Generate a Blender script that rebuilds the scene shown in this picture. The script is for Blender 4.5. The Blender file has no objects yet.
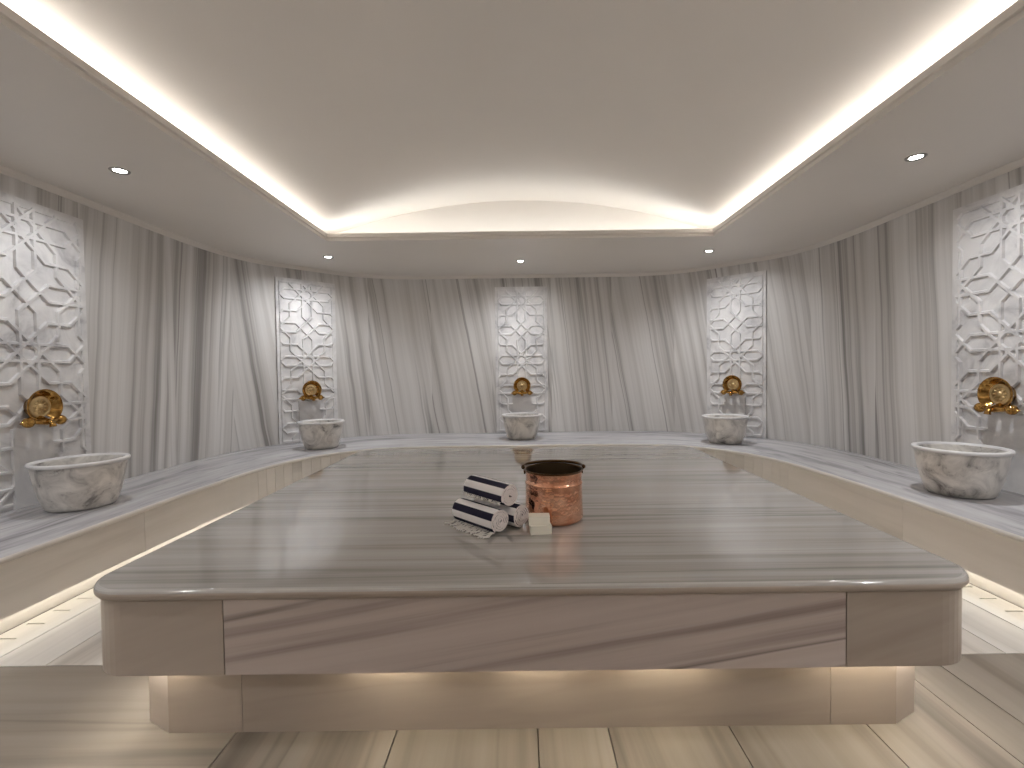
import bpy, bmesh, math, random
from mathutils import Vector, Matrix
random.seed(7)
PI = math.pi
scn = bpy.context.scene
COL = scn.collection

# ------------------------------------------------------------------ helpers
def lin(r, g, b):
    def f(c):
        c /= 255.0
        return c / 12.92 if c <= 0.04045 else ((c + 0.055) / 1.055) ** 2.4
    return (f(r), f(g), f(b), 1.0)

class MB:
    """collects faces with uv and material index, links them as one mesh"""
    def __init__(s):
        s.v, s.f, s.uv, s.mi, s.sm = [], [], [], [], []
    def face(s, pts, uvs=None, mi=0, smooth=False):
        b = len(s.v)
        s.v += [tuple(p) for p in pts]
        s.f.append(list(range(b, b + len(pts))))
        s.uv.append(uvs or [(0, 0)] * len(pts))
        s.mi.append(mi); s.sm.append(smooth)
    def grid(s, rows, uvrows=None, mi=0, smooth=True, closed=False):
        """rows: list of lists of points, shared verts"""
        b = len(s.v); n = len(rows[0])
        for r in rows: s.v += [tuple(p) for p in r]
        m = n if closed else n - 1
        for i in range(len(rows) - 1):
            for j in range(m):
                k = (j + 1) % n
                s.f.append([b + i*n + j, b + i*n + k, b + (i+1)*n + k, b + (i+1)*n + j])
                s.uv.append([uvrows[i][j], uvrows[i][k], uvrows[i+1][k], uvrows[i+1][j]] if uvrows else [(0, 0)]*4)
                s.mi.append(mi); s.sm.append(smooth)
    def box(s, c, d, M=None, mi=0, uvo=(0, 0), swap=False):
        x, y, z = c; a, b_, h = d[0]/2, d[1]/2, d[2]/2
        P = [Vector((x+i*a, y+j*b_, z+k*h)) for i in (-1, 1) for j in (-1, 1) for k in (-1, 1)]
        for q in ((0,1,3,2), (4,6,7,5), (0,4,5,1), (2,3,7,6), (0,2,6,4), (1,5,7,3)):
            pts = [P[i] for i in q]
            nrm = (pts[1]-pts[0]).cross(pts[2]-pts[0])
            ax = max(range(3), key=lambda t: abs(nrm[t]))
            u = []
            for p in pts:
                w = (p.y, p.z) if ax == 0 else (p.x, p.z) if ax == 1 else (p.x, p.y)
                if swap: w = (w[1], w[0])
                u.append((w[0]+uvo[0], w[1]+uvo[1]))
            s.face([M @ p for p in pts] if M else pts, u, mi)
    def tube(s, path, rad, n=8, mi=0, caps=True):
        rows = []
        path = [Vector(p) for p in path]
        rr = rad if isinstance(rad, (list, tuple)) else [rad]*len(path)
        ref = None
        for i, p in enumerate(path):
            t = (path[min(i+1, len(path)-1)] - path[max(i-1, 0)]).normalized()
            if ref is None:
                ref = t.orthogonal().normalized()
            ref = (ref - t*ref.dot(t)).normalized()
            q = t.cross(ref)
            rows.append([p + (ref*math.cos(2*PI*k/n) + q*math.sin(2*PI*k/n))*rr[i] for k in range(n)])
        s.grid(rows, None, mi, True, True)
        if caps:
            s.face(rows[0][::-1], None, mi); s.face(rows[-1], None, mi)
    def lathe(s, prof, n=48, M=None, mi=0):
        rows = []
        for r, z in prof:
            rows.append([Vector((r*math.cos(2*PI*k/n), r*math.sin(2*PI*k/n), z)) for k in range(n)])
        if M: rows = [[M @ p for p in r] for r in rows]
        s.grid(rows, None, mi, True, True)
    def ball(s, c, r, n=16, sc=(1, 1, 1)):
        rows = []
        for i in range(n//2 + 1):
            a = -PI/2 + PI*i/(n//2)
            rows.append([Vector((c[0]+sc[0]*r*math.cos(a)*math.cos(2*PI*k/n), c[1]+sc[1]*r*math.cos(a)*math.sin(2*PI*k/n), c[2]+sc[2]*r*math.sin(a))) for k in range(n)])
        s.grid(rows, None, 0, True, True)
    def build(s, name, mats, parent=None, loc=None, merge=0.0, bevel=0.0, recalc=True):
        me = bpy.data.meshes.new(name)
        me.from_pydata(s.v, [], s.f)
        for m in (mats if isinstance(mats, (list, tuple)) else [mats]): me.materials.append(m)
        ul = me.uv_layers.new(name='UVMap')
        k = 0
        for i, p in enumerate(me.polygons):
            p.material_index = s.mi[i]; p.use_smooth = s.sm[i]
            for j in range(len(s.f[i])):
                ul.data[k].uv = s.uv[i][j]; k += 1
        bm = bmesh.new(); bm.from_mesh(me)
        if merge: bmesh.ops.remove_doubles(bm, verts=bm.verts, dist=merge)
        if recalc: bmesh.ops.recalc_face_normals(bm, faces=bm.faces)
        bm.to_mesh(me); bm.free()
        o = bpy.data.objects.new(name, me); COL.objects.link(o)
        if parent: o.parent = parent
        if loc: o.location = loc
        if bevel:
            md = o.modifiers.new('bevel', 'BEVEL'); md.width = bevel; md.segments = 3; md.limit_method = 'ANGLE'; md.angle_limit = 0.7
        return o

def thing(name, label, cat, loc=(0, 0, 0), rz=0.0, group=None):
    o = bpy.data.objects.new(name, None); COL.objects.link(o)
    o.empty_display_size = 0.1
    o.location = loc; o.rotation_euler = (0, 0, rz)
    o['label'] = label; o['category'] = cat
    if group: o['group'] = group
    return o

def copy_tree(o, parent=None):
    c = o.copy(); COL.objects.link(c)
    if parent: c.parent = parent
    for ch in list(o.children): copy_tree(ch, c)
    return c

def struct(o):
    o['kind'] = 'structure'; return o

# ------------------------------------------------------------------ materials
def new_mat(name):
    m = bpy.data.materials.new(name); m.use_nodes = True
    nt = m.node_tree; b = nt.nodes['Principled BSDF']
    return m, nt, b

def N(nt, t, **kw):
    n = nt.nodes.new(t)
    for k, v in kw.items():
        if k in n.inputs: n.inputs[k].default_value = v
        else: setattr(n, k, v)
    return n

def math_n(nt, op, a, b=None, c=None):
    n = nt.nodes.new('ShaderNodeMath'); n.operation = op
    for i, x in enumerate((a, b, c)):
        if x is None: continue
        if isinstance(x, (int, float)): n.inputs[i].default_value = x
        else: nt.links.new(x, n.inputs[i])
    return n.outputs[0]

def ramp(nt, fac, stops):
    n = nt.nodes.new('ShaderNodeValToRGB'); e = n.color_ramp.elements
    while len(e) < len(stops): e.new(0.5)
    for i, (p, c) in enumerate(stops):
        e[i].position = p; e[i].color = c if not isinstance(c, (int, float)) else (c, c, c, 1)
    nt.links.new(fac, n.inputs[0]); return n.outputs[0]

def mix(nt, fac, a, b):
    n = nt.nodes.new('ShaderNodeMix'); n.data_type = 'RGBA'
    for i, x in ((0, fac), (6, a), (7, b)):
        if isinstance(x, (int, float)): n.inputs[i].default_value = x
        elif isinstance(x, tuple): n.inputs[i].default_value = x
        else: nt.links.new(x, n.inputs[i])
    return n.outputs[2]

def veined(name, light, mid, dark, rough, along=0.10, s1=1.6, s2=7.0, s3=14.0, line=0.55, mid_amt=0.5, spec=0.5, warp=0.02, coat=0.0):
    """banded marble: veins run along the second uv axis (metres)"""
    m, nt, b = new_mat(name)
    tc = N(nt, 'ShaderNodeTexCoord')
    w = N(nt, 'ShaderNodeTexNoise', Scale=1.3, Detail=2.0); nt.links.new(tc.outputs['UV'], w.inputs['Vector'])
    wv = N(nt, 'ShaderNodeVectorMath', operation='MULTIPLY_ADD')
    nt.links.new(w.outputs['Color'], wv.inputs[0]); wv.inputs[1].default_value = (warp*2, 0, 0)
    nt.links.new(tc.outputs['UV'], wv.inputs[2])
    mp = N(nt, 'ShaderNodeMapping'); mp.inputs['Scale'].default_value = (1, along, 1)
    nt.links.new(wv.outputs[0], mp.inputs['Vector'])
    def noise(sc, det, ro=0.55, off=0.0):
        mm = N(nt, 'ShaderNodeMapping'); mm.inputs['Location'].default_value = (off, off*0.37, off)
        nt.links.new(mp.outputs[0], mm.inputs['Vector'])
        n = N(nt, 'ShaderNodeTexNoise', Scale=sc, Detail=det, Roughness=ro); nt.links.new(mm.outputs[0], n.inputs['Vector'])
        return n.outputs[0]
    a = noise(s1, 3.0); c = noise(s2, 4.0, 0.6, 3.1)
    f = math_n(nt, 'ADD', math_n(nt, 'MULTIPLY', a, 1.0-mid_amt), math_n(nt, 'MULTIPLY', c, mid_amt))
    base = ramp(nt, f, [(0.36, dark), (0.47, mid), (0.60, light)])
    t = noise(s3, 2.0, 0.5, 7.7)
    d = math_n(nt, 'ABSOLUTE', math_n(nt, 'SUBTRACT', t, 0.5))
    l = ramp(nt, d, [(0.0, 1.0), (0.045, 0.0)])
    msk = ramp(nt, noise(s1*1.7, 2.0, 0.5, 12.3), [(0.46, 0.0), (0.62, 1.0)])
    fac = math_n(nt, 'MULTIPLY', math_n(nt, 'MULTIPLY', l, msk), line)
    dk = tuple(x*0.55 for x in dark[:3]) + (1,)
    colr = mix(nt, fac, base, dk)
    # faint fine grain
    g = N(nt, 'ShaderNodeTexNoise', Scale=60.0, Detail=2.0); nt.links.new(mp.outputs[0], g.inputs['Vector'])
    colr = mix(nt, math_n(nt, 'MULTIPLY', math_n(nt, 'SUBTRACT', g.outputs[0], 0.35), 0.35), colr, mid)
    nt.links.new(colr, b.inputs['Base Color'])
    b.inputs['Roughness'].default_value = rough
    b.inputs['Specular IOR Level'].default_value = spec
    b.inputs['Coat Weight'].default_value = coat
    b.inputs['Coat Roughness'].default_value = 0.03
    return m

def cloudy(name, light, grey, dark, rough, sc=4.0, amount=0.6, spec=0.5, bump=0.0):
    """white marble with grey clouds and specks, coordinates differ per object"""
    m, nt, b = new_mat(name)
    tc = N(nt, 'ShaderNodeTexCoord'); oi = N(nt, 'ShaderNodeObjectInfo')
    ad = N(nt, 'ShaderNodeVectorMath', operation='ADD')
    nt.links.new(tc.outputs['Object'], ad.inputs[0])
    sc2 = N(nt, 'ShaderNodeVectorMath', operation='SCALE'); sc2.inputs[3].default_value = 1.7
    nt.links.new(oi.outputs['Location'], sc2.inputs[0]); nt.links.new(sc2.outputs[0], ad.inputs[1])
    n1 = N(nt, 'ShaderNodeTexNoise', Scale=sc, Detail=5.0, Roughness=0.6, Distortion=1.2); nt.links.new(ad.outputs[0], n1.inputs['Vector'])
    base = ramp(nt, n1.outputs[0], [(0.40, light), (0.58, grey), (0.72, dark)])
    n2 = N(nt, 'ShaderNodeTexNoise', Scale=sc*4.5, Detail=6.0, Roughness=0.7, Distortion=0.6); nt.links.new(ad.outputs[0], n2.inputs['Vector'])
    sp = ramp(nt, n2.outputs[0], [(0.55, 0.0), (0.70, 1.0)])
    mk = ramp(nt, n1.outputs[0], [(0.46, 0.0), (0.60, 1.0)])
    colr = mix(nt, math_n(nt, 'MULTIPLY', math_n(nt, 'MULTIPLY', sp, mk), amount), base, dark)
    nt.links.new(colr, b.inputs['Base Color'])
    b.inputs['Roughness'].default_value = rough
    b.inputs['Specular IOR Level'].default_value = spec
    return m

def plain(name, c, rough=0.5, metal=0.0, spec=0.5):
    m, nt, b = new_mat(name)
    b.inputs['Base Color'].default_value = c; b.inputs['Roughness'].default_value = rough
    b.inputs['Metallic'].default_value = metal; b.inputs['Specular IOR Level'].default_value = spec
    return m

def emit(name, c, s):
    m, nt, b = new_mat(name)
    b.inputs['Base Color'].default_value = c
    b.inputs['Emission Color'].default_value = c; b.inputs['Emission Strength'].default_value = s
    return m

def painted(name, c, rough):
    m, nt, b = new_mat(name)
    tc = N(nt, 'ShaderNodeTexCoord')
    n = N(nt, 'ShaderNodeTexNoise', Scale=2.0, Detail=3.0); nt.links.new(tc.outputs['Object'], n.inputs['Vector'])
    c2 = tuple(x*0.94 for x in c[:3]) + (1,)
    nt.links.new(mix(nt, n.outputs[0], c, c2), b.inputs['Base Color'])
    b.inputs['Roughness'].default_value = rough; b.inputs['Specular IOR Level'].default_value = 0.35
    return m

WALL = veined('banded_grey_marble', lin(218,216,214), lin(198,195,192), lin(142,138,135), 0.34, along=0.010, s1=3.0, s2=12.0, s3=9.0, line=0.8, spec=0.35)
TOP = veined('polished_banded_marble', lin(190,185,180), lin(172,167,161), lin(134,128,122), 0.075, along=0.02, s1=4.2, s2=17.0, s3=11.0, line=0.6, spec=0.6, coat=0.4, warp=0.004)
SKIRT = veined('warm_banded_marble', lin(194,181,173), lin(181,167,159), lin(130,114,107), 0.28, along=0.02, s1=4.5, s2=16.0, s3=13.0, line=0.8, mid_amt=0.4, spec=0.4, warp=0.006)
CORNER = veined('taupe_marble_and_nose_shade', lin(176,163,151), lin(166,153,141), lin(150,136,125), 0.3, along=0.1, s1=1.4, s2=5.0, s3=6.0, line=0.1, spec=0.4)
PLAIN = veined('pale_cream_marble', lin(212,208,203), lin(203,199,193), lin(184,179,173), 0.3, along=0.1, s1=1.4, s2=5.0, s3=6.0, line=0.15, spec=0.4)
BENCH = veined('bluish_grey_marble', lin(196,194,196), lin(180,178,180), lin(148,146,149), 0.22, along=0.12, s1=4.5, s2=13.0, s3=10.0, line=0.55, spec=0.5)
FLOOR = veined('floor_banded_marble', lin(148,139,129), lin(131,122,112), lin(96,88,80), 0.3, along=0.03, s1=2.6, s2=8.0, s3=8.0, line=0.5, spec=0.4)
FLOOR_LIT = veined('lit_tone_floor_marble', lin(214,209,202), lin(198,192,184), lin(164,157,149), 0.3, along=0.03, s1=2.6, s2=8.0, s3=8.0, line=0.3, spec=0.4)  # slabs behind the front row; glow of the strips put into the colour
CARVED = cloudy('carved_white_marble', lin(224,222,221), lin(206,204,204), lin(168,166,168), 0.45, sc=3.2, amount=0.3)
BASIN = cloudy('speckled_basin_marble', lin(219,215,209), lin(186,182,177), lin(112,108,106), 0.28, sc=6.0, amount=0.9)
PAINT = painted('warm_white_plaster', lin(222,216,209), 0.42)
VAULTM = painted('matt_vault_plaster', lin(236,230,223), 0.75)
GROUT = plain('grout', lin(96,86,76), 0.8)
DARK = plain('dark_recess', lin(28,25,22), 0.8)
CHROME = plain('brushed_trim_metal', lin(150,146,140), 0.3, 1.0)
LED_COVE = emit('cove_light', (1.0, 0.985, 0.955, 1), 9.0)
LED_END = emit('cove_light_end', (0.95, 0.985, 1.0, 1), 7.4)
LED_WARM = emit('warm_light_strip', (1.0, 0.95, 0.84, 1), 9.0)
LED_PLAT = emit('platform_light_strip', (1.0, 0.91, 0.72, 1), 32.0)
LED_PLAT_CORNER = emit('platform_corner_light', (1.0, 0.95, 0.86, 1), 75.0)
LENS = emit('downlight_lens', (1.0, 0.98, 0.94, 1), 30.0)

def brass_mat():
    m, nt, b = new_mat('polished_brass')
    tc = N(nt, 'ShaderNodeTexCoord')
    n = N(nt, 'ShaderNodeTexNoise', Scale=30.0, Detail=3.0); nt.links.new(tc.outputs['Object'], n.inputs['Vector'])
    nt.links.new(ramp(nt, n.outputs[0], [(0.35, lin(140,100,50)), (0.65, lin(196,156,90))]), b.inputs['Base Color'])
    b.inputs['Metallic'].default_value = 1.0; b.inputs['Roughness'].default_value = 0.12
    return m
BRASS = brass_mat()
BRASS_PALE = plain('pale_brass', lin(205,180,135), 0.3, 1.0)

def copper_mat():
    m, nt, b = new_mat('hammered_copper')
    tc = N(nt, 'ShaderNodeTexCoord')
    n = N(nt, 'ShaderNodeTexNoise', Scale=14.0, Detail=3.0); nt.links.new(tc.outputs['Object'], n.inputs['Vector'])
    nt.links.new(ramp(nt, n.outputs[0], [(0.35, lin(214,150,118)), (0.65, lin(242,190,160))]), b.inputs['Base Color'])
    b.inputs['Metallic'].default_value = 1.0; b.inputs['Roughness'].default_value = 0.2
    v = N(nt, 'ShaderNodeTexVoronoi', Scale=55.0); nt.links.new(tc.outputs['Object'], v.inputs['Vector'])
    bp = N(nt, 'ShaderNodeBump', Strength=0.35, Distance=0.006); nt.links.new(v.outputs['Distance'], bp.inputs['Height'])
    nt.links.new(bp.outputs[0], b.inputs['Normal'])
    return m
COPPER = copper_mat()
TIN = plain('dull_tinned_inside', lin(92,76,56), 0.45, 0.9)
BRONZE = plain('dark_bronze', lin(86,64,42), 0.35, 1.0)

def towel_mat():
    m, nt, b = new_mat('striped_towel_cloth')
    tc = N(nt, 'ShaderNodeTexCoord'); sp = N(nt, 'ShaderNodeSeparateXYZ'); nt.links.new(tc.outputs['UV'], sp.inputs[0])
    fr = math_n(nt, 'FRACT', math_n(nt, 'DIVIDE', sp.outputs[0], 0.066))
    st = ramp(nt, fr, [(0.0, 0.0), (0.48, 0.0), (0.51, 1.0), (0.97, 1.0), (1.0, 0.0)])
    c = mix(nt, st, lin(242,237,236), lin(50,48,64))
    nt.links.new(c, b.inputs['Base Color']); b.inputs['Roughness'].default_value = 0.95
    b.inputs['Specular IOR Level'].default_value = 0.1
    n = N(nt, 'ShaderNodeTexNoise', Scale=220.0, Detail=2.0); nt.links.new(tc.outputs['Object'], n.inputs['Vector'])
    bp = N(nt, 'ShaderNodeBump', Strength=0.4, Distance=0.002); nt.links.new(n.outputs[0], bp.inputs['Height'])
    nt.links.new(bp.outputs[0], b.inputs['Normal'])
    return m
TOWEL = towel_mat()
TOWEL_EDGE = plain('towel_edge', lin(234,224,220), 0.95, 0, 0.1)
FRINGE = plain('white_fringe_yarn', lin(234,229,224), 0.95, 0, 0.1)
SOAP = plain('cream_soap', lin(242,236,220), 0.45, 0, 0.4)

# ------------------------------------------------------------------ dimensions (metres, z up, camera at x=0 y=0)
EYE = 1.268
CEIL = EYE + 1.36
BENCH_H = 0.417
WX, WY = 3.32, 6.62
YF = -1.2

def bez(a, c, b, n):
    return [((1-t)**2*a[0]+2*t*(1-t)*c[0]+t*t*b[0], (1-t)**2*a[1]+2*t*(1-t)*c[1]+t*t*b[1]) for t in [i/n for i in range(n+1)]]

def right_half():
    p = [(0.0, WY), (1.3, WY)]
    p += bez((1.3, WY), (2.08, WY), (2.46, 6.24), 10)[1:]
    p += [(2.98, 5.72)]
    p += bez((2.98, 5.72), (WX, 5.38), (WX, 4.5), 12)[1:]
    p += [(WX, YF)]
    return p
RH = right_half()
WALLC = [(-x, y) for x, y in RH[::-1]] + RH[1:]          # left front -> back -> right front

def catmull(P, n=8):
    out = []
    Q = [P[0]] + P + [P[-1]]
    for i in range(1, len(Q)-2):
        p0, p1, p2, p3 = Q[i-1], Q[i], Q[i+1], Q[i+2]
        for k in range(n):
            t = k/n
            out.append(tuple(0.5*((2*p1[d]) + (-p0[d]+p2[d])*t + (2*p0[d]-5*p1[d]+4*p2[d]-p3[d])*t*t + (-p0[d]+3*p1[d]-3*p2[d]+p3[d])*t**3) for d in (0, 1)))
    out.append(P[-1]); return out
BH = [(0.0, 5.5), (0.5, 5.5)] + catmull([(1.0, 5.49), (1.6, 5.41), (2.0, 5.18), (2.3, 4.78), (2.45, 4.2), (2.5, 3.4)], 6) + [(2.5, 2.6), (2.5, YF+0.06)]
BENCHC = [(-x, y) for x, y in BH[::-1]] + BH[1:]

def arclen(P):
    s = [0.0]
    for a, b in zip(P, P[1:]): s.append(s[-1] + math.hypot(b[0]-a[0], b[1]-a[1]))
    return s
def at_len(P, S, s):
    s = max(0, min(S[-1], s))
    for i in range(len(P)-1):
        if s <= S[i+1] + 1e-9:
            t = (s-S[i])/max(1e-9, S[i+1]-S[i])
            return (P[i][0]+(P[i+1][0]-P[i][0])*t, P[i][1]+(P[i+1][1]-P[i][1])*t)
    return P[-1]
def sub(P, a, b, step=0.06):
    """piece of polyline between two arc lengths, keeping its own points"""
    S = arclen(P)
    ss = sorted(set([a, b] + [s for s in S if a < s < b]))
    fine = []
    for u, v in zip(ss, ss[1:]):
        k = max(1, int((v-u)/0.5))
        fine += [u + (v-u)*i/k for i in range(k)]
    fine.append(b)
    return [at_len(P, S, s) for s in fine], fine
def offset(P, d):
    """shift a polyline to its left by d"""
    out = []
    for i, p in enumerate(P):
        a = P[max(0, i-1)]; b = P[min(len(P)-1, i+1)]
        n1 = None
        ts = []
        if i > 0: ts.append((p[0]-P[i-1][0], p[1]-P[i-1][1]))
        if i < len(P)-1: ts.append((P[i+1][0]-p[0], P[i+1][1]-p[1]))
        ns = []
        for t in ts:
            l = math.hypot(*t) or 1e-9
            ns.append((-t[1]/l, t[0]/l))
        nx = sum(n[0] for n in ns); ny = sum(n[1] for n in ns); l = math.hypot(nx, ny) or 1e-9
        nx /= l; ny /= l
        k = d/max(0.5, nx*ns[0][0]+ny*ns[0][1])
        out.append((p[0]+nx*k, p[1]+ny*k))
    return out

def panel_piece(P, z0, z1, thick, mb, uvf=lambda s, z: (s, z), gap=0.0012, closed_ends=True):
    """upright slab whose visible face follows P; thickness goes to the left of P"""
    S = arclen(P)
    P2, ss = sub(P, gap, S[-1]-gap)
    Q = offset(P2, thick)
    rows = [[(p[0], p[1], z0) for p in Q], [(p[0], p[1], z0) for p in P2], [(p[0], p[1], z1) for p in P2], [(p[0], p[1], z1) for p in Q], [(p[0], p[1], z0) for p in Q]]
    zz = [z0-thick, z0, z1, z1+thick, z0]
    uvr = [[uvf(s, z) for s in ss] for z in zz]
    mb.grid(rows, uvr, 0, False)
    for k in (0, -1):
        mb.face([(Q[k][0], Q[k][1], z0), (P2[k][0], P2[k][1], z0), (P2[k][0], P2[k][1], z1), (Q[k][0], Q[k][1], z1)], [uvf(ss[k], z0), uvf(ss[k]+thick, z0), uvf(ss[k]+thick, z1), uvf(ss[k], z1)])

# ------------------------------------------------------------------ room shell
SW = arclen(WALLC)
def wall_piece(name, a, b, joints):
    mb = MB()
    js = [a] + [j for j in joints if a < j < b] + [b]
    for j0, j1 in zip(js, js[1:]):
        rnd = random.Random(int(j0*1000)+5)
        mid = 0.5*(j0+j1)
        px = at_len(WALLC, SW, mid)[0]
        # slabs near the back lean one way, the left wall slabs lean slightly the other
        yy = at_len(WALLC, SW, mid)[1]
        if yy > 5.5: tilt = rnd.uniform(0.09, 0.18)
        elif px < 0: tilt = rnd.uniform(-0.10, 0.0)
        else: tilt = rnd.uniform(0.03, 0.13)
        fl = rnd.choice((-1, 1)); off = rnd.uniform(0, 50)
        P, ss = sub(WALLC, j0, j1)
        zs = [0, 0.6, 1.2, 1.8, CEIL+0.03]
        rows = [[(p[0], p[1], z) for p in P] for z in zs]
        uv = [[((s-j0)+tilt*z+off, z+off*0.3) for s in ss] for z in zs]
        mb.grid(rows, uv, 0, True)
    return struct(mb.build(name, WALL, recalc=False))

sL = SW[[i for i, p in enumerate(WALLC) if abs(p[0]+WX) < 1e-6 and abs(p[1]-4.5) < 1e-6][0]]
sR = SW[-1]-sL
TOT = SW[-1]; MIDS = TOT/2
jt = []
x = 0.42
for k in range(14):
    jt += [MIDS + x + k*0.85, MIDS - x - k*0.85]
jt = sorted(jt)
wall_piece('wall_left', 0, sL, jt)
wall_piece('wall_back', sL, sR, jt)
wall_piece('wall_right', sR, TOT, jt)
mb = MB(); mb.face([(-WX, YF, 0), (WX, YF, 0), (WX, YF, CEIL+0.03), (-WX, YF, CEIL+0.03)], [(0, 0), (6.6, 0), (6.6, 2.6), (0, 2.6)])
struct(mb.build('wall_front', PAINT, recalc=False))

# floor: bedding plane with individually laid slabs on it
mb = MB()
mb.face([(-3.4, YF-0.05, -0.03), (3.4, YF-0.05, -0.03), (3.4, 6.7, -0.03), (-3.4, 6.7, -0.03)], None, 1)
def fslab(x0, x1, y0, y1, across=False, mi=0):
    o = random.uniform(0, 40); g = 0.0022
    mb.box(((x0+x1)/2, (y0+y1)/2, -0.0125), (x1-x0-2*g, y1-y0-2*g, 0.025), None, mi, (o, o*0.7), across)
xs = [-2.39, -1.03, -0.46, 0.04, 0.29, 0.72, 1.21, 1.58, 1.76, 2.39]
for a, b in zip(xs, xs[1:]): fslab(a, b, YF, 2.04, across=(b < -1.0))
for sgn in (-1, 1):
    for y0, y1 in ((2.04, 3.2), (3.2, 4.4)):
        for a, b in ((1.30, 2.12), (2.12, 2.39)):
            fslab(*sorted((sgn*a, sgn*b)), y0, y1, False, 2)
for i in range(4): fslab(-1.30+0.65*i, -0.65+0.65*i, 2.04, 3.6, False, 2)
for y0, y1 in ((3.6, 4.4),):
    for i in range(4): fslab(-1.30+0.65*i, -0.65+0.65*i, y0, y1, False, 2)
for i in range(8): fslab(-2.6+0.65*i, -1.95+0.65*i, 4.4, 5.7, False, 2)
for sgn in (-1, 1): fslab(*sorted((sgn*2.39, sgn*2.62)), 4.1, 4.4, False, 2)
struct(mb.build('floor', [FLOOR, GROUT, FLOOR_LIT]))

# ceiling: flat lowered border with a rectangular opening, ledge, barrel vault above
HX, HY0, HY1 = 1.975, -0.55, 4.83
LED_D = 0.26                       # ledge depth behind the lip
def ring_fill(outer, inner, z, name):
    bm = bmesh.new()
    ed = []
    for loop in (outer, inner):
        vs = [bm.verts.new((p[0], p[1], z)) for p in loop]
        ed += [bm.edges.new((vs[i], vs[(i+1) % len(vs)])) for i in range(len(vs))]
    bmesh.ops.triangle_fill(bm, edges=ed, use_beauty=True)
    return bm
wl = [p for p in WALLC]
inner = [(-HX, HY0), (HX, HY0), (HX, HY1), (-HX, HY1)]
bm = ring_fill(wl, inner, CEIL, 'c')
for f in bm.faces:
    if f.normal.z > 0: f.normal_flip()
def rectring(bm, a, za, b, zb):
    va = [bm.verts.new((p[0], p[1], za)) for p in a]; vb = [bm.verts.new((p[0], p[1], zb)) for p in b]
    for i in range(4):
        j = (i+1) % 4
        bm.faces.new((va[i], va[j], vb[j], vb[i]))
def grow(d): return [(-HX-d, HY0-d), (HX+d, HY0-d), (HX+d, HY1+d), (-HX-d, HY1+d)]
rectring(bm, grow(0), CEIL, grow(0), CEIL+0.028)
rectring(bm, grow(0), CEIL+0.028, grow(-0.012), CEIL+0.034)
rectring(bm, grow(-0.012), CEIL+0.034, grow(-0.012), CEIL+0.072)
rectring(bm, grow(-0.012), CEIL+0.072, grow(0.012), CEIL+0.072)
rectring(bm, grow(0.012), CEIL+0.072, grow(0.012), CEIL+0.035)
rectring(bm, grow(0.012), CEIL+0.035, grow(LED_D), CEIL+0.035)
me = bpy.data.meshes.new('ceiling'); bm.to_mesh(me); bm.free(); me.materials.append(PAINT)
ceil = bpy.data.objects.new('ceiling', me); COL.objects.link(ceil); struct(ceil)
VX = HX + LED_D; VY0 = HY0 - LED_D; VY1 = HY1 + 0.28
def vz(x): return EYE + 1.845 - 0.083*x*x
mb = MB()
n = 40
xsv = [-VX + 2*VX*i/n for i in range(n+1)]
ysv = [VY0 + (VY1-VY0)*j/20 for j in range(21)]
mb.grid([[(x, y, vz(x)) for x in xsv] for y in ysv])
for y in (VY0, VY1):
    for a, b in zip(xsv, xsv[1:]):
        mb.face([(a, y, CEIL+0.03), (b, y, CEIL+0.03), (b, y, vz(b)), (a, y, vz(a))])
for x in (-VX, VX):
    mb.face([(x, VY0, CEIL+0.03), (x, VY1, CEIL+0.03), (x, VY1, vz(x)+0.001), (x, VY0, vz(x)+0.001)])
mb.build('vault', VAULTM, ceil, recalc=False)
zled = CEIL+0.051
for nm, c, d in (('l', (-HX-0.06, (HY0+HY1)/2, zled), (0.03, HY1-HY0, 0.014)), ('r', (HX+0.06, (HY0+HY1)/2, zled), (0.03, HY1-HY0, 0.014)),
                 ('b', (0, HY1+0.055, zled), (2*HX, 0.03, 0.014)), ('f', (0, HY0-0.06, zled), (2*HX, 0.03, 0.014))):
    mb = MB(); mb.box(c, d); mb.build('light_strip', LED_END if nm == 'b' else LED_COVE, ceil)

# cornice between wall and ceiling
mb = MB()
prof = [(0.0, CEIL-0.045), (-0.008, CEIL-0.045), (-0.010, CEIL-0.030), (-0.022, CEIL-0.012), (-0.03, CEIL-0.010), (-0.03, CEIL)]
rows = []
for d, z in prof: rows.append([(p[0], p[1], z) for p in offset(WALLC, d)])
mb.grid(rows, None, 0, True)
struct(mb.build('trim_1', PAINT, recalc=False))

# ------------------------------------------------------------------ bench along the wall
bench = thing('marble_bench', 'long grey marble bench running around the left, back and right walls under the basins', 'bench')
SB = arclen(BENCHC)
M_ = 160
def bench_pt(t):
    return at_len(BENCHC, SB, SB[-1]*t)
def resample(P, n):
    S = arclen(P); return [at_len(P, S, S[-1]*i/n) for i in range(n+1)]
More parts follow.
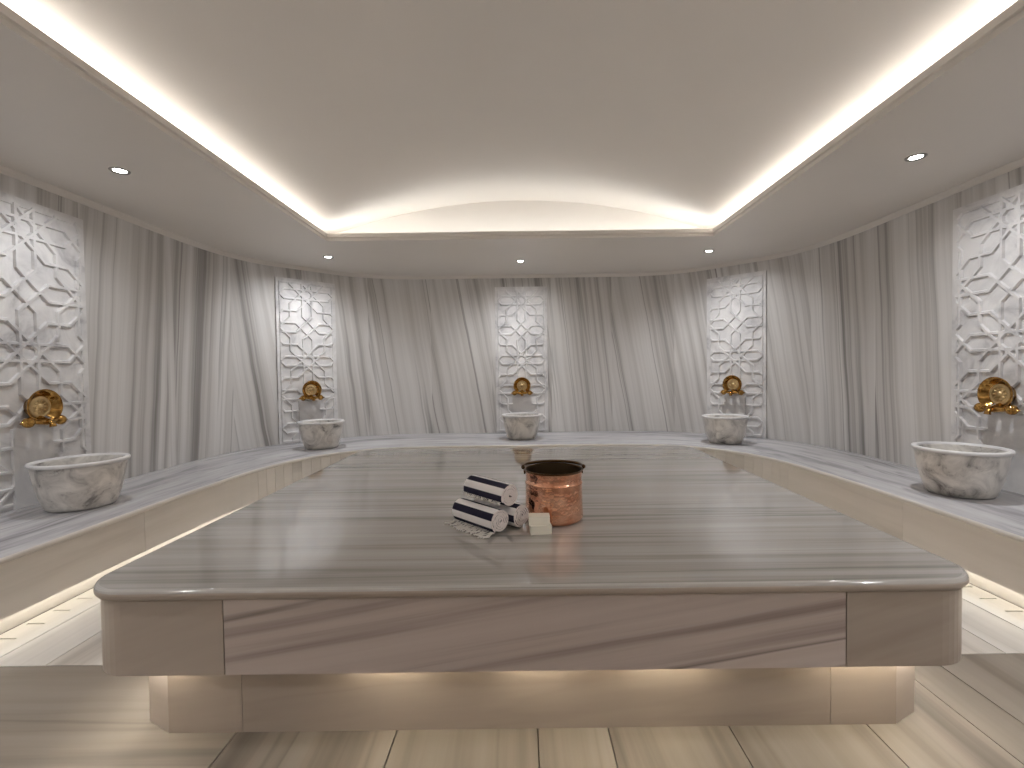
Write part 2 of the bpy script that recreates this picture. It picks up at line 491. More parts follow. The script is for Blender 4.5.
# match wall side to bench side through the breakpoints
def cum_at(P, pred):
    S = arclen(P)
    for i, p in enumerate(P):
        if pred(p): return S[i]
wa = [0, cum_at(WALLC, lambda p: p[1] >= 4.49), cum_at(WALLC, lambda p: p[0] >= -1.31), TOT - cum_at(WALLC, lambda p: p[0] >= -1.31), TOT - cum_at(WALLC, lambda p: p[1] >= 4.49), TOT]
ba = [0, cum_at(BENCHC, lambda p: p[1] >= 3.39), cum_at(BENCHC, lambda p: p[0] >= -1.01)]
ba += [SB[-1]-ba[2], SB[-1]-ba[1], SB[-1]]
WIN = [(p[0], max(p[1], YF+0.06)) for p in offset(WALLC, -0.003)]
SWI = arclen(WIN); kW = SWI[-1]/TOT
FR, BK = [], []
for i in range(5):
    n = (30, 30, 20, 30, 30)[i]
    for k in range(n + (1 if i == 4 else 0)):
        t = k/n
        FR.append(at_len(BENCHC, SB, ba[i]+(ba[i+1]-ba[i])*t))
        BK.append(at_len(WIN, SWI, (wa[i]+(wa[i+1]-wa[i])*t)*kW))
sF = arclen(FR)
def lerp2(a, b, t): return (a[0]+(b[0]-a[0])*t, a[1]+(b[1]-a[1])*t)
BKs = []
for f, b in zip(FR, BK):
    L = math.hypot(b[0]-f[0], b[1]-f[1]); BKs.append(lerp2(b, f, 0.125/L))
NOSE = offset(FR, -0.018)
NOSE2 = offset(FR, -0.010)
T = 0.036
mb = MB()
zt, zb_ = BENCH_H, BENCH_H-T
chain = [(FR, zb_), (NOSE2, zb_+0.002), (NOSE, zb_+0.011), (NOSE, zt-0.011), (NOSE2, zt-0.003), (FR, zt), (BKs, zt), (BKs, zb_), (FR, zb_)]
rows = [[(p[0], p[1], z) for p in P] for P, z in chain]
vv = [0, 0.01, 0.02, 0.03, 0.045, 0.06, 0.75, 0.79, 1.4]
uvr = [[(v, s) for s in sF] for v in vv]
mb.grid(rows[:5], uvr[:5], 1, True)
mb.grid(rows[4:], uvr[4:], 0, True)
for k in (0, -1): mb.face([r[k] for r in rows[:-1]], None)
o = mb.build('seat_slab', [BENCH, PLAIN], bench, merge=0.0001)
md = o.modifiers.new('es', 'EDGE_SPLIT'); md.split_angle = 0.9
mb = MB()
BKg = [lerp2(a, b, 0.004/0.125) for a, b in zip(BKs, BK)]
rows = [[(p[0], p[1], z) for p in P] for P, z in ((BKg, zb_), (BKg, zt+0.001), (BK, zt+0.001), (BK, zb_), (BKg, zb_))]
uvr = [[(v+5, s+3.3) for s in sF] for v in (0, 0.03, 0.16, 0.2, 0.3)]
mb.grid(rows, uvr, 0, False)
for k in (0, -1): mb.face([r[k] for r in rows[:-1]], None)
mb.build('edging_strip', BENCH, bench)
# front panels
BOT = 0.114
FP = offset(BENCHC, 0.004)
SFP = arclen(FP)
def s_of_y(y):                 # arc length on the left straight of the front curve
    for i in range(len(FP)-1):
        if FP[i][1] <= y <= FP[i+1][1]: return SFP[i] + (SFP[i+1]-SFP[i])*(y-FP[i][1])/(FP[i+1][1]-FP[i][1])
cuts = [0, s_of_y(0.4), s_of_y(1.7), s_of_y(3.08), s_of_y(4.3)]
c_end = cum_at(FP, lambda p: p[0] >= -1.15)
s = cuts[-1]
while s + 0.11 < c_end - 0.05:
    s += 0.11; cuts.append(s)
cuts.append(c_end)
half = SFP[-1]/2
left = cuts[:]
allc = left + [half-0.4, half+0.4] + [SFP[-1]-c for c in left[::-1]]
for a, b in zip(allc, allc[1:]):
    P, _ = sub(FP, a, b)
    r = random.uniform(0, 30); mb = MB()
    panel_piece(P, BOT, zb_-0.0015, 0.03, mb, lambda s, z, r=r: (z+r, s+r))
    mb.build('front_panel', PLAIN, bench)
mb = MB(); PL = offset(BENCHC, 0.105)
panel_piece(PL, 0.0, BOT+0.005, 0.04, mb, lambda s, z: (z, s), 0.002)
mb.build('plinth', PLAIN, bench)
# underside board closing the toe recess
mb = MB(); A = offset(BENCHC, 0.036); B = offset(BENCHC, 0.15)
rows = [[(p[0], p[1], z) for p in P] for P, z in ((A, BOT+0.02), (B, BOT+0.02), (B, BOT+0.03), (A, BOT+0.03), (A, BOT+0.02))]
mb.grid(rows, None, 0, False); mb.build('underside', PLAIN, bench)
mb = MB(); A = offset(BENCHC, 0.045); B = offset(BENCHC, 0.06)
rows = [[(p[0], p[1], z) for p in P] for P, z in ((A, BOT+0.008), (B, BOT+0.008), (B, BOT+0.018), (A, BOT+0.018), (A, BOT+0.008))]
mb.grid(rows, None, 0, False); mb.build('light_strip', LED_WARM, bench)

# ------------------------------------------------------------------ drain channels in the floor beside the bench
def drain(sgn, label):
    root = thing('drain_channel', label, 'drain', (sgn*2.495, 0, 0), 0, 'slotted floor drains')
    y0, y1 = YF+0.03, 4.1
    mb = MB()
    wi, wo = -sgn*0.105, sgn*0.105
    mb.box((-sgn*0.0575, (y0+y1)/2, -0.0125), (0.09, y1-y0, 0.025), None, 0)      # rail on the room side
    mb.box((sgn*0.0925, (y0+y1)/2, -0.0125), (0.024, y1-y0, 0.025), None, 0)
    y = 2.26 - 0.137*24
    ys = []
    while y < y1-0.05:
        if y > y0+0.05: ys.append(y)
        y += 0.137
    edges = [y0] + [e for y in ys for e in (y-0.006, y+0.006)] + [y1]
    for a, b in zip(edges[::2], edges[1::2]):
        mb.box((sgn*0.034, (a+b)/2, -0.0125), (0.093, b-a, 0.025), None, 0)
    mb.build('slotted_grating', PLAIN, root)
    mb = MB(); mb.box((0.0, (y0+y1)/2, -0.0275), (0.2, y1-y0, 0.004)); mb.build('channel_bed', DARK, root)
drain(-1, 'slotted cream stone drain strip in the floor along the left bench')
drain(1, 'slotted cream stone drain strip in the floor along the right bench')

# ------------------------------------------------------------------ heated platform in the middle
PCX, PY0, PY1, PW = 0.022, 1.495, 4.30, 1.5
PH = 0.578
plat = thing('marble_platform', 'large rectangular marble platform with polished rounded top in the middle of the room', 'platform', (PCX, (PY0+PY1)/2, 0))
cy = (PY0+PY1)/2
def rrect(hx, hy, r, n=10, chamfer=False):
    out = []
    for sx, sy, a0 in ((1, -1, -PI/2), (1, 1, 0), (-1, 1, PI/2), (-1, -1, PI)):
        k = 1 if chamfer else n
        for i in range(k+1):
            a = a0 + (PI/2)*i/k
            out.append((sx*(hx-r)+r*math.cos(a), sy*(hy-r)+r*math.sin(a)))
    return out                      # starts at front right, counter-clockwise seen from above
hy = (PY1-PY0)/2
mb = MB()
T = 0.036
prof = [(-0.016, PH-T), (-0.006, PH-T+0.002), (-0.0005, PH-T+0.010), (0.0, PH-T/2), (-0.0005, PH-0.010), (-0.006, PH-0.002), (-0.016, PH)]
rows = []
for d, z in prof: rows.append([(p[0], p[1], z) for p in rrect(PW+d, hy+d, 0.16+d)])
uvr = [[(p[1]+0.1*i, p[0]) for p in r] for i, r in enumerate(rows)]
mb.grid(rows[:5], uvr[:5], 1, True, True); mb.grid(rows[4:], uvr[4:], 0, True, True)  # nose is the same stone; its dimmer front is put into the colour
mb.face(rows[-1], [(p[1], p[0]) for p in rows[-1]]); mb.face(rows[0][::-1], [(p[1], p[0]) for p in rows[0][::-1]])
mb.build('top_slab', [TOP, CORNER], plat, merge=0.00005)
# skirt below the slab, in pieces
SK0 = 0.291
sk = rrect(PW-0.016, hy-0.016, 0.145, 10)
loop = sk + sk[:1]
SL = arclen(loop)
def s_near(P, S, q):
    best = min(range(len(P)-1), key=lambda i: math.hypot(P[i][0]-q[0], P[i][1]-q[1])); return S[best]
def on_loop(pt):                 # arc length of the closest point on the loop
    best = (9e9, 0)
    for i in range(len(loop)-1):
        a, b = Vector(loop[i]), Vector(loop[i+1]); d = b-a; L = d.length
        t = max(0, min(1, (Vector(pt)-a).dot(d)/(L*L+1e-12))); q = a+d*t
        e = (Vector(pt)-q).length
        if e < best[0]: best = (e, SL[i]+L*t)
    return best[1]
fx0, fx1 = -1.005, 1.025
hyk = hy-0.016; hxk = PW-0.016
marks = [on_loop(p) for p in ((fx1, -hyk), (hxk, -hyk+0.48), (hxk, 0.0), (hxk, hyk-0.48), (fx1, hyk), (0, hyk), (fx0, hyk), (-hxk, hyk-0.48), (-hxk, 0.0), (-hxk, -hyk+0.48), (fx0, -hyk))]
def octa(hx, hy_, cx, cy):
    return [(hx-cx, -hy_), (hx, -hy_+cy), (hx, hy_-cy), (hx-cx, hy_), (-hx+cx, hy_), (-hx, hy_-cy), (-hx, -hy_+cy), (-hx+cx, -hy_)]
def loop_sub(P, S, a, b):
    if b > a: return sub(P, a, b)[0]
    return sub(P, a, S[-1])[0][:-1] + sub(P, 0, b)[0]
names = ['corner_panel', 'side_panel', 'side_panel', 'corner_panel', 'back_panel', 'back_panel', 'corner_panel', 'side_panel', 'side_panel', 'corner_panel', 'front_panel']
for i, nm in enumerate(names):
    P = loop_sub(loop, SL, marks[i], marks[(i+1) % len(marks)])
    r = 3.7*i+1.3; mb = MB(); tl = 0.17 if nm == 'front_panel' else 0.3
    if nm == 'front_panel': r = 11.37
    panel_piece(P, SK0, PH-T-0.001, 0.03, mb, (lambda s, z, r=r, tl=tl: (z - tl*s + r, s + r)), 0.0018)
    mb.build(nm, CORNER if nm == 'corner_panel' else SKIRT, plat)
mb = MB(); q = rrect(PW-0.05, hy-0.05, 0.11)
mb.face([(p[0], p[1], SK0+0.022) for p in q][::-1]); mb.face([(p[0], p[1], SK0+0.034) for p in q])
rows = [[(p[0], p[1], z) for p in q] for z in (SK0+0.022, SK0+0.034)]; mb.grid(rows, None, 0, False, True)
mb.build('underside', PLAIN, plat, merge=0.0001)
# recessed base with cut corners
BX, BY, CH = 1.408, hy-0.145, 0.085
bl = octa(BX, BY, 0.115, 0.06); bl = bl + bl[:1]
SBL = arclen(bl); loop_, SL_ = loop, SL
loop, SL = bl, SBL
bm_ = [on_loop(p) for p in ((1.06, -BY), (BX, -0.2), (BX, 0.5), (0.5, BY), (-0.5, BY), (-BX, 0.5), (-BX, -0.2), (-1.03, -BY))]
for i in range(len(bm_)):
    P = loop_sub(loop, SL, bm_[i], bm_[(i+1) % len(bm_)])
    r = 2.9*i+0.4; mb = MB()
    panel_piece(P, 0.0, SK0+0.021, 0.03, mb, (lambda s, z, r=r: (z-0.1*s+r, s+r)), 0.0008)
    mb.build('base_panel', CORNER, plat)
# light strips under the overhang
lp = octa(BX+0.035, BY+0.035, 0.13, 0.07); lp = lp + lp[:1]
loop, SL = lp, arclen(lp)
fy = -(BY+0.035)
segs = [((-1.30, fy), (-1.22, fy)), ((-0.62, fy), (-0.36, fy)), ((-0.1, fy), (0.14, fy)), ((0.32, fy), (0.62, fy)), ((1.0, fy), (1.30, fy)),
        ((BX+0.035, -1.1), (BX+0.035, 1.12)), ((0.9, -fy), (-0.9, -fy)), ((-BX-0.035, 1.12), (-BX-0.035, -1.1)),
        ((1.318, fy+0.002), (BX+0.03, fy+0.067)), ((-BX-0.03, fy+0.067), (-1.318, fy+0.002))]
for a, b in segs:
    sa, sb = on_loop(a), on_loop(b)
    P = loop_sub(loop, SL, sa, sb)
    Q = offset(P, -0.012)
    mb = MB()
    rows = [[(p[0], p[1], z) for p in X] for X, z in ((P, SK0+0.010), (Q, SK0+0.010), (Q, SK0+0.019), (P, SK0+0.019), (P, SK0+0.010))]
    mb.grid(rows, None, 0, False); mb.build('light_strip', LED_PLAT_CORNER if abs(a[0]) > 1.31 and abs(a[1]) > 0.8 and abs(b[1]) > 0.8 else LED_PLAT, plat)

# ------------------------------------------------------------------ carved panels
PWID, PZ0, PZ1 = 0.73, BENCH_H+0.003, 2.46
def clip(a, b, x0, x1, y0, y1):
    t0, t1 = 0.0, 1.0
    d = (b[0]-a[0], b[1]-a[1])
    for p, q in ((-d[0], a[0]-x0), (d[0], x1-a[0]), (-d[1], a[1]-y0), (d[1], y1-a[1])):
        if abs(p) < 1e-12:
            if q < 0: return None
        else:
            r = q/p
            if p < 0: t0 = max(t0, r)
            else: t1 = min(t1, r)
    if t1-t0 < 1e-6: return None
    return (a[0]+d[0]*t0, a[1]+d[1]*t0), (a[0]+d[0]*t1, a[1]+d[1]*t1)
def star_segments(D, zc):
    """eight-fold rosettes with long hexagonal petals; star rows D apart, the next column shifted by half"""
    segs = []
    w, h = 0.0575, D/2
    tip_ax, tip_dg = h-0.085, h/math.sqrt(2)
    stars = [(0.0, zc+k*D) for k in (-2, -1, 0, 1, 2)] + [(sx*h, zc+h+k*D) for sx in (-1, 1) for k in (-3, -2, -1, 0, 1, 2)]
    for c in stars:
        for k in range(8):
            a = k*PI/4; ca, sa = math.cos(a), math.sin(a)
            def pt(u, v): return (c[0]+u*ca-v*sa, c[1]+u*sa+v*ca)
            tip = tip_ax if k % 2 == 0 else tip_dg
            r1 = tip - w
            if k < 4:
                for v in (-w, w): segs.append((pt(-r1, v), pt(r1, v)))
            segs += [(pt(r1, w), pt(tip, 0)), (pt(r1, -w), pt(tip, 0))]
    cells = [(0.0, zc+h+k*D) for k in (-3, -2, -1, 0, 1, 2)] + [(sx*h, zc+k*D) for sx in (-1, 1) for k in (-2, -1, 0, 1, 2)]
    q = 0.085
    for c in cells:
        T = [(c[0]+q, c[1]), (c[0], c[1]+q), (c[0]-q, c[1]), (c[0], c[1]-q)]
        for i in range(4): segs.append((T[i], T[(i+1) % 4]))
    return segs
def strap(mb, a, b, y0, h, wb, wt):
    d = Vector((b[0]-a[0], 0, b[1]-a[1])); L = d.length
    if L < 0.004: return
    d /= L; nrm = Vector((-d.z, 0, d.x))
    A = Vector((a[0], 0, a[1])) - d*wt*0.3; B = Vector((b[0], 0, b[1])) + d*wt*0.3
    up = Vector((0, -1, 0))
    def ring(P): return [P - nrm*wb/2 + up*y0, P - nrm*wt/2 + up*(y0+h), P + nrm*wt/2 + up*(y0+h), P + nrm*wb/2 + up*y0]
    r0, r1 = ring(A), ring(B)
    for i in range(3): mb.face([r0[i], r0[i+1], r1[i+1], r1[i]])
    mb.face(r0); mb.face(r1)
def make_panel(PWID):
    root = thing('carved_panel', '', 'wall panel', group='carved marble wall panels')
    H = PZ1-PZ0
    mb = MB(); mb.box((0, -0.008, H/2), (PWID, 0.014, H))
    mb.build('slab', CARVED, root, bevel=0.003)
    mb = MB()
    x0 = PWID/2-0.045; za, zb2 = 0.03, H-0.05
    for a, b in star_segments(0.83, 1.44-PZ0):
        c = clip(a, b, -x0, x0, za, zb2)
        if c: strap(mb, c[0], c[1], 0.0135, 0.018, 0.028, 0.016)
    fr = [(-x0, za), (x0, za), (x0, zb2), (-x0, zb2)]
    for i in range(4): strap(mb, fr[i], fr[(i+1) % 4], 0.0135, 0.010, 0.024, 0.016)
    mb.build('star_lattice', CARVED, root)
    mb = MB(); mb.box((0, -0.0245, 0.26), (0.26, 0.020, 0.52))
    mb.build('splash_plate', CARVED, root, bevel=0.004)
    return root
SPOTS = [(-WX, 3.15, PI/2), (-2.72, 5.98, PI/4), (0.0, WY, 0.0), (2.72, 5.98, -PI/4), (WX, 3.18, -PI/2)]
plab = ['carved white marble star panel on the left wall nearest the camera', 'carved white marble star panel in the left back corner',
        'carved white marble star panel in the centre of the back wall', 'brightly lit carved marble star panel in the right back corner',
        'carved white marble star panel on the right wall nearest the camera']
pan0 = make_panel(0.73); pan1 = make_panel(0.87)
def place(o, i, d, z, dx=0.0):
    x, y, a = SPOTS[i]
    nx, ny = math.sin(a), -math.cos(a)          # towards the room
    o.location = (x+nx*d+math.cos(a)*dx, y+ny*d+math.sin(a)*dx, z); o.rotation_euler = (0, 0, a)
for i in range(5):
    src = pan1 if i in (0, 4) else pan0
    o = src if i in (0, 1) else copy_tree(src)
    place(o, i, 0.002, PZ0); o['label'] = plab[i]

# ------------------------------------------------------------------ brass taps
def make_tap():
    root = thing('brass_tap', '', 'tap', group='brass wall taps')
    # flared dish with stepped rings, open at the bottom
    mb = MB()
    a0, a1, n = -0.95, PI+0.95, 40
    prof = [(0.060, 0.0), (0.060, -0.022), (0.066, -0.026), (0.074, -0.034), (0.082, -0.040), (0.092, -0.052), (0.100, -0.060), (0.106, -0.070), (0.111, -0.074), (0.112, -0.080), (0.108, -0.083), (0.103, -0.080),
            (0.097, -0.072), (0.089, -0.066), (0.086, -0.058), (0.078, -0.052), (0.074, -0.044), (0.066, -0.040), (0.056, -0.030), (0.054, 0.0)]
    rows = []
    for i in range(n+1):
        a = a0 + (a1-a0)*i/n
        rows.append([(r*math.cos(a), y, r*math.sin(a)) for r, y in prof])
    mb.grid(rows, None, 0, True, True)
    mb.face(rows[0]); mb.face(rows[-1][::-1])
    mb.build('hood', BRASS, root)
    mb = MB()
    Mx = Matrix.Rotation(PI/2, 4, 'X')            # lathe axis z -> -y
    mb.lathe([(0.057, 0.0), (0.057, 0.030), (0.068, 0.038), (0.068, 0.044), (0.064, 0.047), (0.059, 0.043), (0.052, 0.043), (0.046, 0.046), (0.022, 0.048), (0.018, 0.054), (0.010, 0.060), (0.0, 0.061)], 40, Mx)
    disc = mb.build('rosette_disc', BRASS_PALE, root)
    mb = MB()
    for k in range(10):
        a = 2*PI*k/10
        M = Matrix.Rotation(-a, 4, 'Y')
        rows = []
        for i in range(7):
            t = -PI/2 + PI*i/6
            rows.append([M @ Vector((0.034+0.013*math.sin(t), -0.045-0.007*math.cos(t)*math.sin(PI*j/6), 0.008*math.cos(t)*math.cos(PI*j/6))) for j in range(7)])
        mb.grid(rows, None, 0, True)
    mb.build('petal_ring', BRASS_PALE, disc)
    # lower bar with a ball at each end
    mb = MB()
    mb.tube([(-0.09, -0.072, -0.088), (-0.05, -0.076, -0.092), (0.0, -0.08, -0.096), (0.05, -0.076, -0.092), (0.09, -0.072, -0.088)], [0.012, 0.016, 0.021, 0.016, 0.012], 12)
    mb.tube([(0, 0.0, -0.07), (0, -0.05, -0.085), (0, -0.085, -0.098)], [0.03, 0.026, 0.02], 14)
    mb.build('cross_bar', BRASS, root)
    for s in (-1, 1):
        mb = MB(); mb.ball((s*0.100, -0.070, -0.092), 0.032, 18)
        mb.lathe([(0.011, 0), (0.011, 0.012), (0.006, 0.018), (0.004, 0.026), (0.0, 0.028)], 12, Matrix.Translation((s*0.122, -0.070, -0.094)) @ Matrix.Rotation(s*PI/2, 4, 'Y'))
        mb.build('end_ball', BRASS, root)
    mb = MB()
    mb.tube([(0, -0.078, -0.09), (0, -0.100, -0.095), (0, -0.118, -0.108), (0, -0.122, -0.128)], [0.018, 0.017, 0.016, 0.019], 14)
    mb.build('spout', BRASS, root)
    return root
tlab = ['brass tap on the left wall panel nearest the camera', 'brass tap on the carved panel in the left back corner', 'brass tap on the centre panel of the back wall',
        'brass tap on the bright panel in the right back corner', 'brass tap on the right wall panel nearest the camera']
tap0 = make_tap()
for i in range(5):
    o = tap0 if i == 0 else copy_tree(tap0)
    place(o, i, 0.0385, EYE-0.192); o['label'] = tlab[i]; o.scale = (1.06, 1.06, 1.06)

# ------------------------------------------------------------------ stone basins
def make_basin():
    root = thing('stone_basin', '', 'basin', group='marble basins')
    h = 0.312
    out = [(0.0, 0.0), (0.150, 0.0), (0.168, 0.004), (0.180, 0.016), (0.192, 0.05), (0.208, 0.10), (0.222, 0.16), (0.232, 0.22), (0.240, 0.27), (0.246, 0.286)]
    rim = [(0.252, 0.290), (0.256, 0.297), (0.256, 0.305), (0.252, 0.311), (0.246, h), (0.232, h), (0.227, 0.309)]
    inn = [(0.222, 0.298), (0.214, 0.25), (0.200, 0.18), (0.175, 0.11), (0.13, 0.07), (0.06, 0.055), (0.0, 0.052)]
    mb = MB(); mb.lathe(out + rim[:1], 64); mb.lathe(inn, 64)
    mb.build('bowl', BASIN, root, merge=0.0001)
    mb = MB(); mb.lathe(rim + inn[:1], 64); mb.lathe([out[-1], rim[0]], 64)
    mb.build('rim', CARVED, root, merge=0.0001)
    return root
blab = ['round marble basin with grey speckles on the left bench nearest the camera', 'grey-veined marble basin on the bench in the left back corner',
        'marble basin on the back bench below the centre tap', 'pale marble basin on the bench in the right back corner', 'round marble basin with grey patches on the right bench nearest the camera']
bas0 = make_basin()
BPOS = [(-2.93, 3.10, 0.2), (-2.345, 5.46, 1.9), (-0.01, 6.0, 3.1), (2.36, 5.46, 4.4), (2.925, 3.13, 5.4)]
for i in range(5):
    o = bas0 if i == 0 else copy_tree(bas0)
    x, y, a = BPOS[i]; o.location = (x, y, BENCH_H+0.0012); o.rotation_euler = (0, 0, a); o['label'] = blab[i]
    o.scale = (1, 1, 1)

# ------------------------------------------------------------------ recessed downlights
def make_downlight():
    root = thing('recessed_downlight', '', 'downlight', group='recessed ceiling downlights')
    mb = MB()
    mb.lathe([(0.058, 0.0), (0.058, -0.004), (0.054, -0.007), (0.046, -0.007), (0.040, -0.003), (0.036, -0.0015)], 36)
    mb.build('trim_ring', CHROME, root)
    mb = MB(); mb.lathe([(0.0365, -0.002), (0.02, -0.0035), (0.0, -0.004)], 24)
    mb.build('lens', LENS, root)
    return root
dlab = ['recessed downlight over the left basin nearest the camera', 'recessed downlight above the left corner basin', 'recessed downlight in the ceiling above the centre basin',
        'recessed downlight above the right corner basin', 'recessed downlight over the right basin nearest the camera']
DPOS = [(-2.63, 3.13), (-2.22, 5.47), (0.0, 5.80), (2.16, 5.42), (2.57, 3.08), (-2.6, 1.0), (2.6, 1.0), (-1.3, -0.9), (1.3, -0.9), (-2.6, -0.7), (2.6, -0.7)]  # those past the basin lights are unseen, added as fill
dl0 = make_downlight()
for i, (x, y) in enumerate(DPOS):
    o = dl0 if i == 0 else copy_tree(dl0)
    o.location = (x, y, CEIL-0.0005); o['label'] = dlab[i] if i < 5 else 'added fill downlight in the ceiling border, out of view beside or behind the camera'
    sx, sy, a = SPOTS[i] if i < 5 else (x, y, 0)
    L = bpy.data.lights.new('downlight_beam', 'SPOT')
    L.energy = (36, 26, 32, 38, 36)[i] if i < 5 else (52 if i < 7 else 16); L.spot_size = math.radians(135); L.spot_blend = 1.0; L.shadow_soft_size = 0.03; L.color = (0.95, 0.97, 1.0)
    lo = bpy.data.objects.new('downlight_beam', L); COL.objects.link(lo); lo.parent = o; lo.location = (0, 0, -0.012)
    tgt = Vector((sx + (x-sx)*0.35, sy + (y-sy)*0.35, 1.0)); dv = tgt - Vector((x, y, CEIL))
    lo.rotation_euler = dv.to_track_quat('-Z', 'Y').to_euler()

# ------------------------------------------------------------------ rolled towels
def make_towel(fr_side, seed, uo=0.0):
    """roll lying along local y, centre at z=0; fr_side: angle where the cloth ends"""
    root = thing('rolled_towel', '', 'towel', group='rolled striped towels')
    rnd = random.Random(seed)
    L = 0.275; turns = 4.6; r0, r1 = 0.009, 0.053; th = 0.0093
    n = int(turns*28)
    ins, outs, us = [], [], []
    u = 0; last = None
    for i in range(n+1):
        t = i/n; a = fr_side - turns*2*PI*(1-t)
        r = r0 + (r1-r0)*t
        w = 1 + 0.02*math.sin(3*a+seed)
        p = (r*w*math.cos(a), r*w*math.sin(a)); q = ((r-th)*w*math.cos(a), (r-th)*w*math.sin(a))
        if last: u += math.hypot(p[0]-last[0], p[1]-last[1])
        last = p; us.append(u); outs.append(p); ins.append(q)
    us = [x - us[-1] + uo for x in us]
    ysl = [-L/2, -L/2+0.006, -L/4, 0, L/4, L/2-0.006, L/2]
    def shrink(k): return 0.0012 if k in (0, len(ysl)-1) else 0.0
    mb = MB()
    rows = []; uv = []
    for k, y in enumerate(ysl):
        s_ = 1 - shrink(k)/0.05
        rows.append([(p[0]*s_, y+0.002*math.sin(i*0.21+seed), p[1]*s_) for i, p in enumerate(outs)]); uv.append([(a, y) for a in us])
    mb.grid(rows, uv, 0, True)
    rows2 = []
    for k, y in enumerate(ysl):
        rows2.append([(p[0], y+0.002*math.sin(i*0.21+seed), p[1]) for i, p in enumerate(ins)])
    mb.grid(rows2, uv, 0, True)
    for k in (0, -1): mb.grid([rows[k], rows2[k]], None, 1, False)
    mb.grid([[r[-1] for r in rows], [r[-1] for r in rows2]], None, 0, False)
    mb.build('cloth', [TOWEL, TOWEL_EDGE], root)
    return root, outs[-1], L
def add_fringe(root, L, start, dirx, zfloor, count, seed, length=0.055):
    rnd = random.Random(seed); mb = MB()
    for i in range(count):
        y = -L/2 + L*(i+0.5)/count + rnd.uniform(-0.003, 0.003)
        x, z = start
        pts = [(x, y, z)]
        l = length*rnd.uniform(0.7, 1.2); wob = rnd.uniform(-0.012, 0.012)
        for k in range(1, 6):
            t = k/5
            zz = max(zfloor+0.0025, z + (zfloor+0.003-z)*min(1, t*2.2))
            pts.append((x+dirx*l*t, y+wob*t+0.004*math.sin(t*7+i), zz + 0.004*abs(math.sin(t*5+i*1.7))))
        mb.tube(pts, [0.0022, 0.0024, 0.0022, 0.0022, 0.0028, 0.0034], 5)
    mb.build('fringe', FRINGE, root)
RT = 0.0535
ax_ang = math.atan2(0.71, -0.70)          # rolls point this way
rz = ax_ang - PI/2
ux, uy = math.cos(ax_ang), math.sin(ax_ang)          # along the roll, away from camera
px_, py_ = uy, -ux                                  # to the right of the roll (local +x)
f1 = Vector((-0.100, 1.992)); f2 = f1 + Vector((px_, py_))*0.112 + Vector((ux, uy))*(-0.012); f3 = f1*0.40+f2*0.60 + Vector((ux, uy))*0.012
def centre(f, z, L=0.275): return (f.x+ux*L/2, f.y+uy*L/2, z)
t1, e1, L = make_towel(PI*1.30, 1, -0.009); t1.location = centre(f1, PH+RT+0.001); t1.rotation_euler = (0, 0, rz)
add_fringe(t1, L, (e1[0], e1[1]), -1, -RT-0.001, 34, 3, 0.06)
t1['label'] = 'rolled striped towel at lower left of the pile with loose fringe on the slab'
t2, e2, L = make_towel(PI*1.55, 2); t2.location = centre(f2, PH+RT+0.001); t2.rotation_euler = (0, 0, rz+0.03)
add_fringe(t2, L*0.6, (e2[0], e2[1]), 1, -RT-0.001, 14, 5, 0.03)
t2['label'] = 'rolled striped towel at lower right of the pile beside the soap'
t3, e3, L = make_towel(PI*1.12, 4, -0.004); t3.location = centre(f3, PH+RT+0.001+0.095); t3.rotation_euler = (0, 0, rz-0.03)
add_fringe(t3, L, (e3[0], e3[1]), -0.35, -0.034, 30, 6, 0.03)
t3['label'] = 'rolled navy and white striped towel lying on top of the two others'

# ------------------------------------------------------------------ soap bars
def make_soap():
    mb = MB(); mb.box((0, 0, 0.0185), (0.090, 0.056, 0.037))
    o = mb.build('soap_bar', SOAP, None, bevel=0.006)
    o['category'] = 'soap'; o['group'] = 'soap bars'
    return o
s1 = make_soap(); s1.location = (0.071, 1.998, PH+0.0012); s1.rotation_euler = (0, 0, 0.10); s1['label'] = 'lower cream soap bar of two stacked in front of the copper bucket'
s2 = s1.copy(); COL.objects.link(s2); s2.location = (0.066, 2.004, PH+0.0390); s2.rotation_euler = (0, 0, 0.0); s2['label'] = 'upper cream soap bar resting on the other bar'

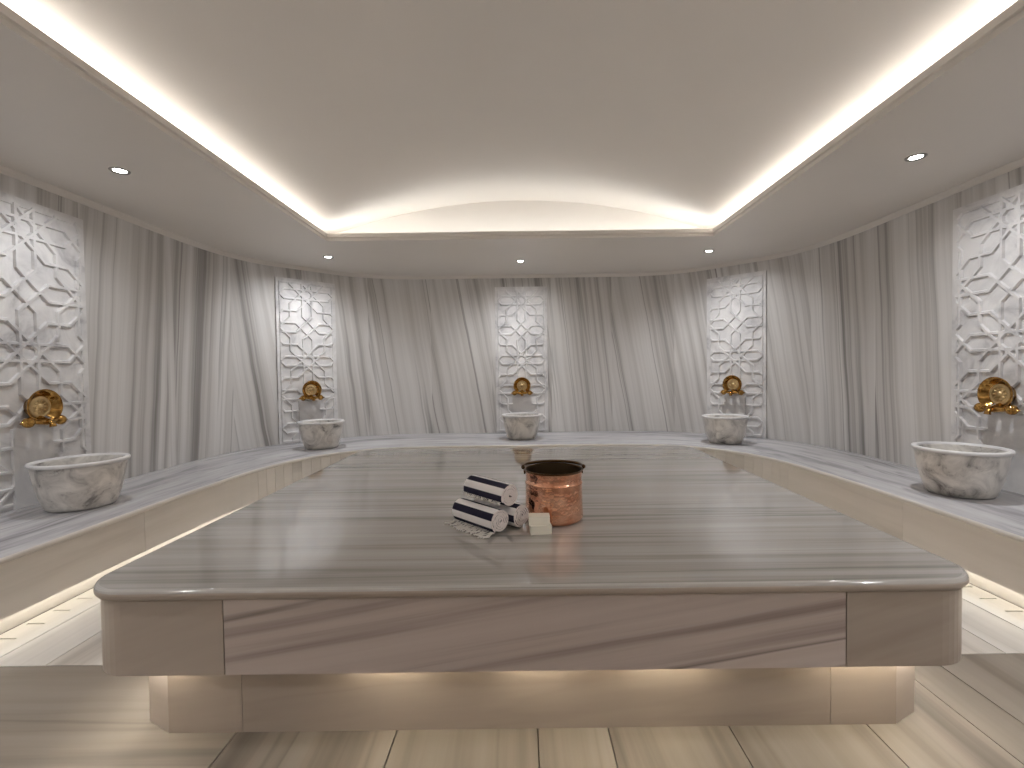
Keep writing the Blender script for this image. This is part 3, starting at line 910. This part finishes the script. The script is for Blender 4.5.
# ------------------------------------------------------------------ copper bucket
bk = thing('copper_bucket', 'hammered copper bucket with dark handle standing on the platform next to the towels', 'bucket', (0.143, 2.192, PH+0.001))
bk.scale = (1.03, 1.03, 0.985)
mb = MB()
out = [(0.0, 0.0), (0.112, 0.0), (0.122, 0.003), (0.129, 0.010), (0.1315, 0.022), (0.130, 0.05), (0.1285, 0.10), (0.128, 0.150), (0.1275, 0.170)]
mb.lathe(out, 64); 
mb.lathe([(0.1275, 0.170), (0.1295, 0.173), (0.1300, 0.177), (0.1290, 0.181), (0.1260, 0.183), (0.1265, 0.20), (0.1275, 0.222), (0.129, 0.232)], 64)
mb.build('body', COPPER, bk, merge=0.0001)
mb = MB(); mb.lathe([(0.129, 0.231), (0.1335, 0.2345), (0.1345, 0.2375), (0.1330, 0.2405), (0.128, 0.240), (0.1255, 0.236)], 64)
mb.build('rim', BRONZE, bk)
mb = MB(); mb.lathe([(0.1255, 0.237), (0.1235, 0.20), (0.124, 0.10), (0.122, 0.03), (0.10, 0.012), (0.0, 0.010)], 64)
mb.build('inner_lining', TIN, bk)
for sgn in (-1, 1):
    mb = MB(); c = (sgn*0.139, 0.02, 0.243)
    mb.ball(c, 0.010, 12, (0.9, 1.2, 1.1)); mb.ball((sgn*0.132, 0.02, 0.226), 0.009, 10, (0.6, 1.2, 2.0))
    mb.build('ear', BRONZE, bk)
mb = MB(); pts = []
for i in range(25):
    a = PI*i/24
    pts.append((0.138*math.cos(a), 0.02+0.112*math.sin(a), 0.246+0.002*math.sin(a)))
mb.tube(pts, 0.0075, 8); mb.build('handle', BRONZE, bk)

# ------------------------------------------------------------------ camera
cam = bpy.data.cameras.new('camera'); co = bpy.data.objects.new('camera', cam); COL.objects.link(co)
F = 470.0
cam.sensor_width = 36.0; cam.lens = F/1024*36.0; cam.clip_start = 0.02
cam.shift_x = (512-522)/1024
pitch = math.atan(12/F)
R = Matrix.Rotation(PI/2-pitch, 4, 'X') @ Matrix.Rotation(-0.0128, 4, 'Z')
co.matrix_world = Matrix.Translation((0, 0, EYE)) @ R
scn.camera = co

w = bpy.data.worlds.new('world'); scn.world = w; w.use_nodes = True
w.node_tree.nodes['Background'].inputs[0].default_value = (0, 0, 0, 1)
vs = scn.view_settings
vs.view_transform = 'Standard'; vs.look = 'None'; vs.gamma = 1.0; vs.use_curve_mapping = False
vs.exposure = 0.36
scn.cycles.max_bounces = 10; scn.cycles.diffuse_bounces = 6; scn.cycles.sample_clamp_indirect = 6.0
